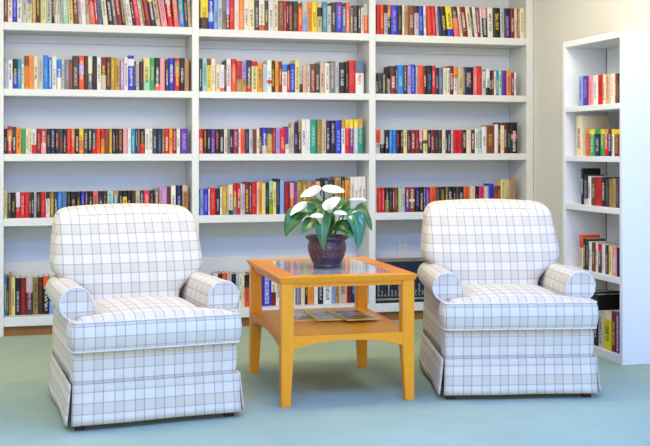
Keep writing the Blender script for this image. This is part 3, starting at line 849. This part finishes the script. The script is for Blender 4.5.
for i, ((lat, dpt), ang, cols, lab, dz) in enumerate(mags):
    wx, wy = SN * dpt + CS * lat, CS * dpt - SN * lat
    mw, ml = 0.19, 0.36
    r = thing('magazine', lab, 'magazine', (wx, wy, ZS + 0.0005 + dz), D(ang) - YAW, 'magazines on the lower shelf of the side table')
    mat = magmat('magazine_cover', *cols)
    bm = nbm()
    box(bm, -mw / 2, mw / 2, -ml / 2, ml / 2, 0.0038, 0.0048)
    box(bm, -mw / 2, mw / 2, -ml / 2, ml / 2, 0.0, 0.0008)
    box(bm, -mw / 2, -mw / 2 + 0.001, -ml / 2, ml / 2, 0.0, 0.0048)
    obj('cover', bm, mat, r)
    obj('pages', bbox(-mw / 2 + 0.001, mw / 2 - 0.002, -ml / 2 + 0.001, ml / 2 - 0.001, 0.0008, 0.0038), M['pages'], r)

# ------------------------------------------------------------------ potted callas
PK = 5.83
PC = at_d(327, 150, PK)
pl = thing('potted_calla_lily', 'white calla lilies in a dark purple glazed pot on the glass tabletop', 'potted plant', (PC.x, PC.y, TZ), -YAW)
# local x runs to the right as seen, local y away from the viewer, z up from the tabletop
bm = nbm()
prof = [(0.0, 0.0), (0.070, 0.0), (0.075, 0.004), (0.075, 0.011), (0.073, 0.016), (0.082, 0.034), (0.093, 0.060), (0.101, 0.090), (0.103, 0.112), (0.099, 0.128), (0.095, 0.137),
        (0.100, 0.143), (0.112, 0.150), (0.115, 0.158), (0.113, 0.165), (0.106, 0.167), (0.098, 0.160), (0.092, 0.145), (0.090, 0.135)]
N = 48
loft(bm, [[(r * math.cos(2 * PI * j / N), r * math.sin(2 * PI * j / N), z) for j in range(N)] for r, z in [(0.002, 0.0)] + prof[1:]])
po = obj('pot', bm, M['pot'], pl, True)
bm = nbm()
loft(bm, [[(r * math.cos(2 * PI * j / 24), r * math.sin(2 * PI * j / 24), 0.141 + 0.006 * math.cos(r * 20)) for j in range(24)] for r in (0.088, 0.06, 0.03, 0.002)])
obj('soil', bm, M['soil'], pl, True)

def bez(p, t):
    p = [Vector(q) for q in p]
    while len(p) > 1:
        p = [a_.lerp(b_, t) for a_, b_ in zip(p, p[1:])]
    return p[0]
def px(u, v, dy=0.0):              # a point in the plant's own frame
    k = PK + dy
    return Vector(((u - 325) * k / F_PX - (327 - 325) * PK / F_PX, dy, EYE - (v - HOR) * k / F_PX - TZ))
def leaf(path, wid, mat='leaf', fold=0.35, nrm=(0, -0.7, 0.7), stem_from=None):
    bm = nbm()
    lay = bm.loops.layers.uv.verify()
    n, m = 22, 8
    nrm = Vector(nrm).normalized()
    G = []
    for i in range(n + 1):
        t = i / n
        c = bez(path, t)
        tg = (bez(path, min(1, t + 0.02)) - bez(path, max(0, t - 0.02))).normalized()
        side = tg.cross(nrm).normalized()
        nn = side.cross(tg).normalized()
        w = wid * (math.sin(PI * min(1, t * 0.93 + 0.07)) ** 0.8) * (1 - 0.35 * t) * 1.15
        if t > 0.985:
            w *= 0.2
        row = []
        for j in range(m + 1):
            s = -1 + 2 * j / m
            wave = 0.10 * w * math.sin(t * 9 + s * 2) * abs(s)
            row.append(bm.verts.new(c + side * (s * w * 0.5) + nn * (abs(s) * w * 0.5 * fold + wave)))
        G.append(row)
    for i in range(n):
        for j in range(m):
            f = bm.faces.new((G[i][j], G[i][j + 1], G[i + 1][j + 1], G[i + 1][j]))
            for lp, (a_, b2) in zip(f.loops, ((i, j), (i, j + 1), (i + 1, j + 1), (i + 1, j))):
                lp[lay].uv = (b2 / m, a_ / n)
    o = obj('leaf', bm, M[mat], pl, True, recalc=False)
    so = o.modifiers.new('thick', 'SOLIDIFY')
    so.thickness = 0.0012
    if stem_from is not None:
        bm = nbm()
        a_, b2 = Vector(stem_from), Vector(path[0])
        midp = (a_ + b2) / 2 + Vector((0, 0, 0.02))
        tube(bm, [bez((a_, midp, b2), k / 8) for k in range(9)], 0.0035, 6)
        obj('leaf_stalk', bm, M['stem'], o, True)
R0 = lambda x, y: (x, y, 0.142)
leaf([px(316, 213, -0.02), px(303, 205, -0.05), px(291, 217, -0.07), px(285.5, 237.5, -0.08)], 0.12, 'leaf', 0.25, (-0.25, -0.75, 0.6), R0(-0.03, -0.01))
leaf([px(325, 211, -0.04), px(323, 206, -0.10), px(320, 230, -0.15), px(324, 251.5, -0.15)], 0.092, 'leaf', 0.25, (0.05, -0.95, 0.3), R0(0.0, -0.03))
leaf([px(342, 212, 0.03), px(352, 200, 0.02), px(367, 210, 0.0), px(371.5, 231.5, -0.02)], 0.095, 'leaf', 0.3, (0.35, -0.5, 0.8), R0(0.03, 0.02))
leaf([px(345, 215, -0.03), px(352, 207, -0.06), px(361, 224, -0.09), px(357.5, 250.5, -0.11)], 0.118, 'leaf_sky_sheen', 0.18, (0.3, -0.6, 0.75), R0(0.03, -0.01))
leaf([px(333, 228, -0.05), px(340, 222, -0.08), px(347, 230, -0.11), px(353, 239, -0.13)], 0.085, 'leaf', 0.2, (0.2, -0.8, 0.6), R0(0.02, -0.03))
leaf([px(318, 216, 0.03), px(310, 204, 0.05), px(300, 205, 0.07), px(292, 216, 0.09)], 0.10, 'leaf', 0.3, (-0.2, -0.5, 0.85), R0(-0.03, 0.03))
leaf([px(330, 222, 0.05), px(336, 204, 0.07), px(350, 200, 0.10), px(364, 213, 0.12)], 0.11, 'leaf', 0.3, (0.2, -0.5, 0.85), R0(0.02, 0.04))
leaf([px(321, 224, -0.05), px(315, 218, -0.08), px(308, 224, -0.11), px(302, 234, -0.13)], 0.085, 'leaf', 0.25, (-0.2, -0.8, 0.6), R0(-0.03, -0.03))
leaf([px(327, 228, -0.02), px(330, 214, -0.03), px(337, 210, -0.05), px(345, 218, -0.07)], 0.10, 'leaf', 0.3, (0.15, -0.8, 0.6), R0(0.01, -0.02))
leaf([px(322, 224, 0.06), px(319, 205, 0.09), px(312, 200, 0.11), px(306, 208, 0.13)], 0.10, 'leaf', 0.3, (-0.1, -0.6, 0.8), R0(-0.01, 0.05))

def calla(base, axis, face, L, R, root, open_=1.0):
    """spathe: a funnel around AXIS whose lip is long and pointed on the FACE side"""
    A = Vector(axis).normalized()
    Fv = Vector(face)
    Fv = (Fv - A * Fv.dot(A)).normalized()
    Sv = A.cross(Fv)
    B = Vector(base)
    bm = nbm()
    pl_uv = bm.loops.layers.uv.verify()
    n, m = 12, 28
    G = []
    for i in range(n + 1):
        t = i / n
        row = []
        for j in range(m):
            th = 2 * PI * j / m
            cth = math.cos(th)
            lip = 1.0 + 0.16 * cth
            rad = R * (0.14 + 0.26 * t + 0.60 * t ** 2.6 * open_) * (1 + 0.30 * t ** 3 * max(0.0, cth) ** 3)
            h = L * (t * lip) - L * 0.10 * open_ * max(0.0, t - 0.72) ** 1.1 * 2.0 * (1 - 0.1 * cth)
            tip = max(0.0, cth) ** 14 * t ** 4
            rad += R * 0.42 * tip
            h -= L * 0.06 * tip
            ripple = 0.03 * R * t ** 2 * math.sin(3 * th + 1.0)
            row.append(bm.verts.new(B + A * (h + ripple) + (Fv * cth + Sv * math.sin(th)) * rad))
        G.append(row)
    for i in range(n):
        for j in range(m):
            k = (j + 1) % m
            f = bm.faces.new((G[i][j], G[i][k], G[i + 1][k], G[i + 1][j]))
            for lp, q in zip(f.loops, (i, i, i + 1, i + 1)):
                lp[pl_uv].uv = (j / m, q / n)
    o = obj('flower', bm, M['petal'], pl, True, recalc=False)
    so = o.modifiers.new('thick', 'SOLIDIFY')
    so.thickness = 0.0016
    bm = nbm()
    pts = [B + A * (L * 0.08), B + A * (L * 0.3), B + A * (L * 0.52), B + A * (L * 0.62)]
    tube(bm, pts, [0.0045, 0.0055, 0.0048, 0.002], 8)
    obj('spadix', bm, M['spadix'], o, True)
    bm = nbm()
    r = Vector(root)
    tube(bm, [bez((r, r + Vector((0, 0, 0.08)), B - A * 0.06, B + A * 0.004), k / 12) for k in range(13)], 0.0042, 8)
    obj('flower_stem', bm, M['stem'], o, True)
calla(px(322, 201, 0.03), (-0.64, -0.40, 0.70), (-0.95, -0.1, 0.3), 0.084, 0.046, R0(-0.02, 0.02))
calla(px(325.5, 201, 0.04), (0.36, -0.42, 0.82), (0.95, -0.1, 0.2), 0.084, 0.044, R0(0.0, 0.03))
calla(px(308.5, 214, -0.04), (-0.66, -0.46, 0.60), (-0.8, -0.3, -0.2), 0.072, 0.041, R0(-0.04, -0.01))
calla(px(330.5, 217, -0.07), (-0.05, -0.52, 0.84), (0.3, -0.2, 0.8), 0.086, 0.040, R0(0.01, -0.02))
calla(px(349.5, 216, 0.01), (0.36, -0.18, 0.92), (0.9, -0.2, 0.4), 0.104, 0.039, R0(0.04, 0.0), 0.7)
calla(px(320.5, 224, -0.13), (-0.22, -0.48, 0.84), (-0.6, -0.4, 0.5), 0.056, 0.028, R0(-0.02, -0.04), 0.8)
calla(px(335.5, 221.5, -0.11), (0.28, -0.46, 0.84), (0.7, -0.4, 0.4), 0.060, 0.029, R0(0.02, -0.03), 0.8)

# ------------------------------------------------------------------ armchairs
HWB = 0.388          # half width of the body
def sq(t, e):
    return math.copysign(abs(t) ** e, t)
def taper(y):
    return 1.0 - 0.085 * max(0.0, y) / 0.87
def armchair(label, loc, rz):
    ch = thing('armchair', label, 'armchair', loc, rz, 'pair of plaid armchairs')
    # --- body / apron
    bm = nbm()
    rings = []
    for z, gx_, gy_ in ((0.17, -0.004, -0.004), (0.215, 0.0, 0.0), (0.26, 0.002, 0.006), (0.31, 0.003, 0.008), (0.338, 0.0, 0.004), (0.354, -0.012, -0.012), (0.358, -0.05, -0.05)):
        xw, y0, y1 = HWB - 0.008 + gx_, 0.016 - gy_, 0.865
        ring = []
        r = 0.022
        n = 14
        for (cx, cy, a0) in ((xw - r, y0 + r, -PI / 2), (xw - r, y1 - r, 0), (-xw + r, y1 - r, PI / 2), (-xw + r, y0 + r, PI)):
            for k in range(5):
                a_ = a0 + PI / 2 * k / 4
                yy_ = cy + r * math.sin(a_)
                ring.append(((cx + r * math.cos(a_)) * taper(yy_), yy_, z))
        rings.append(ring)
    loft(bm, rings)
    boxuv(bm, 0.013, 0.02)
    obj('base', bm, M['plaid'], ch, True)
    # --- skirt: four flared panels with kick pleats at the corners
    def panel(p0, p1, out, name='skirt_panel', wav=0.004, zt=0.207, zb=0.028, fl=0.010, parent=ch):
        p0, p1, out = Vector(p0), Vector(p1), Vector(out)
        bm = nbm()
        lay = bm.loops.layers.uv.verify()
        n, m = 20, 6
        L = (p1 - p0).length
        along = (p1 - p0).normalized()
        def P(i, j, th):
            s, t = i / n, j / m
            w = wav * t * math.sin(s * PI * 3 + p0.x * 20)
            flare = fl * t ** 1.3
            ext = along * ((s - 0.5) * 2 * 0.006 * t)
            q = p0.lerp(p1, s) + out * (0.004 + flare + w + th) + ext
            return (q.x, q.y, zt + (zb - zt) * t)
        A_ = [[bm.verts.new(P(i, j, 0.007)) for j in range(m + 1)] for i in range(n + 1)]
        B_ = [[bm.verts.new(P(i, j, 0.0)) for j in range(m + 1)] for i in range(n + 1)]
        def face(vs, idx):
            f = bm.faces.new(vs)
            for lp, (i, j) in zip(f.loops, idx):
                base_u = p0.x + along.x * L * i / n if abs(along.x) > 0.5 else p0.y + along.y * L * i / n
                lp[lay].uv = (base_u + 0.013, zt + (zb - zt) * j / m + 0.02)
        for i in range(n):
            for j in range(m):
                ix = ((i, j), (i + 1, j), (i + 1, j + 1), (i, j + 1))
                face([A_[a][b] for a, b in ix], ix)
                face([B_[a][b] for a, b in ix][::-1], ix[::-1])
        for i in range(n):
            ix = ((i, 0), (i + 1, 0)); face([B_[i][0], B_[i + 1][0], A_[i + 1][0], A_[i][0]], (ix[0], ix[1], ix[1], ix[0]))
            ix = ((i, m), (i + 1, m)); face([A_[i][m], A_[i + 1][m], B_[i + 1][m], B_[i][m]], (ix[0], ix[1], ix[1], ix[0]))
        for j in range(m):
            for i in (0, n):
                ix = ((i, j), (i, j + 1)); face([A_[i][j], A_[i][j + 1], B_[i][j + 1], B_[i][j]], (ix[0], ix[1], ix[1], ix[0]))
        return obj(name, bm, M['plaid'], parent, True)
    W_ = HWB - 0.004
    panel((-W_, 0.012, 0), (W_, 0.012, 0), (0, -1, 0))
    TB = taper(0.865)
    panel((W_ * TB, 0.868, 0), (-W_ * TB, 0.868, 0), (0, 1, 0))
    panel((-W_ * TB, 0.862, 0), (-W_, 0.018, 0), (-1, 0, 0), fl=0.016)
    panel((W_, 0.018, 0), (W_ * TB, 0.862, 0), (1, 0, 0), fl=0.016)
    for sx_ in (1, -1):
        for yy, d in ((0.02, 1), (0.86, -1)):
            panel((sx_ * (W_ * taper(yy) - 0.05), yy - d * 0.006, 0), (sx_ * (W_ * taper(yy) - 0.002), yy - d * 0.006, 0), (0, -d, 0), 'pleat', 0.0, 0.205, 0.035, 0.008)
            bm = nbm()
            xa, xb = sorted((sx_ * (W_ * taper(yy) - 0.008), sx_ * (W_ * taper(yy) - 0.062)))
            ya, yb = sorted((yy + d * 0.004, yy + d * 0.058))
            loft(bm, [[(xa + e, ya + e, z), (xb - e, ya + e, z), (xb - e, yb - e, z), (xa + e, yb - e, z)] for z, e in ((0.0, 0.007), (0.17, 0.0))])
            obj('foot', bm, M['dark_leg'], ch)
    # --- arms
    for s in (1, -1):
        def section(y, k):
            # from the inside bottom, up, over the roll, down the outside; k scales the roll
            cx, cz, R_ = 0.350, 0.549, 0.078 * k
            pts = [(0.264, 0.33), (0.264, 0.42), (0.266, 0.50)]
            for q in range(15):
                a_ = PI - D(8) - (PI + D(62)) * q / 14
                pts.append((cx + R_ * math.cos(a_), cz + R_ * math.sin(a_)))
            pts += [(0.374, 0.458), (0.374, 0.41), (0.379, 0.34), (0.381, 0.26), (0.381, 0.20)]
            return [(s * (x if x < 0.3 else x * (1 - 0.6 * (1 - taper(y)))), y, z) for x, z in pts]
        ys = [(0.128, 0.94), (0.133, 0.985), (0.142, 1.0), (0.20, 1.0), (0.32, 0.985), (0.46, 0.965), (0.60, 0.94), (0.72, 0.90), (0.80, 0.84)]
        rings = [section(y, k) for y, k in ys]
        arc = [0.0]
        for a_, b2 in zip(rings[2], rings[2][1:]):
            arc.append(arc[-1] + (Vector(a_) - Vector(b2)).length)
        arc.append(arc[-1] + 0.2)
        bm = nbm()
        loft(bm, rings, True, True, uv=lambda i, j: (ys[i][0] + 0.03, arc[j] + 0.33 + 0.02))
        lay = bm.loops.layers.uv.verify()
        for f in bm.faces:
            if len(f.verts) > 4:
                for lp in f.loops:
                    lp[lay].uv = (lp.vert.co.x + 0.02, lp.vert.co.z + 0.015)
        arm = obj('arm', bm, M['plaid'], ch, True)
        for p_ in arm.data.polygons:
            if len(p_.vertices) > 4:
                p_.use_smooth = False
        bm = nbm()
        tube(bm, [Vector(p) + Vector((0, -0.001, 0)) for p in section(0.130, 0.965)[2:19]], 0.0042, 8)
        obj('piping', bm, M['pipe'], arm, True)
    # --- seat cushion (T shape, wraps in front of the arms)
    def outline(g):
        raw = [(-0.389, -0.022), (0.389, -0.022), (0.389, 0.122), (0.246, 0.126), (0.246, 0.56), (-0.246, 0.56), (-0.246, 0.126), (-0.389, 0.122)]
        rad = [0.035, 0.035, 0.03, 0.012, 0.05, 0.05, 0.012, 0.03]
        pts = []
        m = len(raw)
        for i in range(m):
            p, a_, b2 = Vector(raw[i]), Vector(raw[i - 1]), Vector(raw[(i + 1) % m])
            r = rad[i]
            d1, d2 = (a_ - p).normalized(), (b2 - p).normalized()
            for k in range(6):
                t = k / 5
                pts.append((p + d1 * r) * (1 - t) ** 2 + p * 2 * t * (1 - t) + (p + d2 * r) * t ** 2)
        # denser along long edges
        out = []
        for i, p in enumerate(pts):
            q = pts[(i + 1) % len(pts)]
            nseg = max(1, int((q - p).length / 0.05))
            for k in range(nseg):
                out.append(p.lerp(q, k / nseg))
        res = []
        for i, p in enumerate(out):
            a_, b2 = out[i - 1], out[(i + 1) % len(out)]
            t = (b2 - a_).normalized()
            nrm = Vector((t.y, -t.x))
            res.append(p + nrm * g)
        return res
    bm = nbm()
    zl, zh = 0.354, 0.484
    seq = [(zl - 0.004, -0.05), (zl, -0.012), (zl + 0.004, -0.002), (zl + 0.02, 0.004), ((zl + zh) / 2, 0.011), (zh - 0.02, 0.006), (zh - 0.004, 0.0), (zh + 0.002, -0.010), (zh + 0.010, -0.035)]
    rings = [[(p.x, p.y, z) for p in outline(g)] for z, g in seq]
    V_ = [[bm.verts.new(p) for p in r] for r in rings]
    nn = len(rings[0])
    for i in range(len(rings) - 1):
        for j in range(nn):
            k = (j + 1) % nn
            bm.faces.new((V_[i][j], V_[i][k], V_[i + 1][k], V_[i + 1][j]))
    # crowned top: front strip and the seat, bridged down to a centre line
    def crown(x, y):
        return zh + 0.010 + 0.034 * max(0.0, 1 - (x / 0.36) ** 2) * max(0.0, 1 - ((y - 0.30) / 0.36) ** 2) ** 0.7
    top = bm.faces.new(V_[-1])
    bot = bm.faces.new(V_[0][::-1])
    r_ = bmesh.ops.triangulate(bm, faces=[top], quad_method='BEAUTY', ngon_method='BEAUTY')
    for _ in range(3):
        es = [e for e in bm.edges if all(v.co.z > zh + 0.0095 for v in e.verts) and e.calc_length() > 0.06]
        if es:
            bmesh.ops.subdivide_edges(bm, edges=es, cuts=1)
            fs = [f for f in bm.faces if all(v.co.z > zh + 0.0095 for v in f.verts)]
            bmesh.ops.triangulate(bm, faces=fs)
    edge_v = set(V_[-1])
    for v in bm.verts:
        if v.co.z > zh + 0.0095 and v not in edge_v:
            v.co.z = crown(v.co.x, v.co.y)
    boxuv(bm, 0.013, 0.012)
    cu = obj('seat_cushion', bm, M['plaid'], ch, True)
    for z_, g in ((zh + 0.001, -0.001), (zl + 0.002, -0.002)):
        bm = nbm()
        tube(bm, [Vector((p.x, p.y, z_)) for p in outline(g)], 0.0042, 6, closed=True)
        obj('piping', bm, M['pipe'], cu, True)
    # --- back: leaning shell with a plump pillow front
    bm = nbm()
    rings = []
    m = 40
    def halfw(z):
        w = 0.244 + (0.384 - 0.244) * smoothstep(0.52, 0.66, z)
        return w - 0.026 * smoothstep(0.68, 0.93, z)
    zs = [0.40, 0.48, 0.52, 0.55, 0.575, 0.60, 0.625, 0.65, 0.675, 0.70, 0.75, 0.80, 0.85, 0.89, 0.92, 0.938, 0.951, 0.960, 0.964]
    for z in zs:
        t = (z - 0.48) / 0.495
        yf = 0.51 + 0.20 * t - 0.025 * math.sin(PI * max(0, min(1, t)))
        yb_ = 0.80 + 0.095 * t
        w = halfw(z)
        top = max(0.0, (z - 0.888) / 0.076)
        shr = 1 - math.sqrt(max(0.0, 1 - min(1.0, top) ** 2))
        w -= 0.075 * shr
        yf += 0.062 * shr
        yb_ -= 0.05 * shr
        yc, hy_ = (yf + yb_) / 2, (yb_ - yf) / 2
        ring = []
        for j in range(m):
            a_ = 2 * PI * j / m
            cx_, sy2 = math.cos(a_), math.sin(a_)
            x = w * sq(cx_, 0.28)
            y = yc + hy_ * sq(sy2, 0.42)
            if sy2 < 0:      # plump front
                y -= 0.018 * (1 - (x / w) ** 2) * math.sin(PI * max(0, min(1, t))) 
            zz = z - 0.012 * top * (abs(x) / 0.36) ** 3
            ring.append((x, y, zz))
        rings.append(ring)
    last = rings[-1]
    for sc_, up_ in ((0.8, 0.003), (0.5, 0.0055), (0.2, 0.0065), (0.05, 0.0068)):
        rings.append([(x * sc_, yc + (y - yc) * sc_, 0.964 + (z - 0.964) * sc_ + up_) for x, y, z in last])
    loft(bm, rings)
    boxuv(bm, 0.013, 0.035)
    bk = obj('back', bm, M['plaid'], ch, True)
    subsurf(bk, 1)
    return ch
a1 = armchair('plaid armchair on the left, in front of the left bay of books', (0.542, 5.03, 0), D(7.0))
a2 = armchair('plaid armchair on the right, beside the narrow white bookcase', (2.352, 5.075, 0), D(-10.5))

# ------------------------------------------------------------------ light
def area(name, loc, rot, sx_, sy_, col, pw):
    l = bpy.data.lights.new(name, 'AREA')
    l.shape = 'RECTANGLE'
    l.size, l.size_y = sx_, sy_
    l.color = col
    l.energy = pw
    o = bpy.data.objects.new(name, l)
    COL.objects.link(o)
    o.location, o.rotation_euler = loc, rot
    return o
# daylight through the right window, then an added fill at the front
BLUE = (0.19, 0.37, 1.0)
area('daylight_or_fill', (XR - 0.01, (WY0 + WY1) / 2, (WZ0 + WZ1) / 2), (0, D(90), 0), WZ1 - WZ0 - 0.05, WY1 - WY0 - 0.05, BLUE, 170)
area('daylight_or_fill', ((FX0 + FX1) / 2, YF + 0.01, 1.4), (D(90), 0, 0), FX1 - FX0, 1.75, (1.0, 0.92, 0.78), 470)  # warm fill added behind the camera for the front faces
# warm ceiling lights; the tilted row is added fill for the shelves
for x in (-0.7, 1.1, 2.8):
    for y, p, tilt in ((6.75, 12, 0), (5.35, 40, 52)):
        area('ceiling_or_fill_light', (x, y, ZC - 0.01 - 0.2 * (tilt > 0)), (D(tilt), 0, 0), 0.5, 0.4, (1.0, 0.86, 0.60), p * (1.35 if x > 2 else 1.0))
area('ceiling_or_fill_light', (-1.0, 5.6, ZC - 0.01), (0, D(20), 0), 0.5, 0.5, (1.0, 0.80, 0.32), 100)
area('ceiling_or_fill_light', (1.45, 5.5, ZC - 0.01), (0, 0, 0), 0.5, 0.5, (1.0, 0.80, 0.36), 58)
# unseen blue panels added overhead to tint the front carpet
for x in (-0.4, 1.2, 2.8):
    area('blue_floor_fill', (x, 2.8, ZC - 0.01), (0, 0, 0), 1.2, 1.2, BLUE, 250)
w = bpy.data.worlds.new('sky')
S.world = w
w.use_nodes = True
w.node_tree.nodes['Background'].inputs[0].default_value = (0.6, 0.78, 1.0, 1)
w.node_tree.nodes['Background'].inputs[1].default_value = 1.0

S.view_settings.view_transform = 'Standard'
S.view_settings.look = 'None'
S.view_settings.gamma = 1.0
S.view_settings.use_curve_mapping = False
S.view_settings.exposure = -1.75
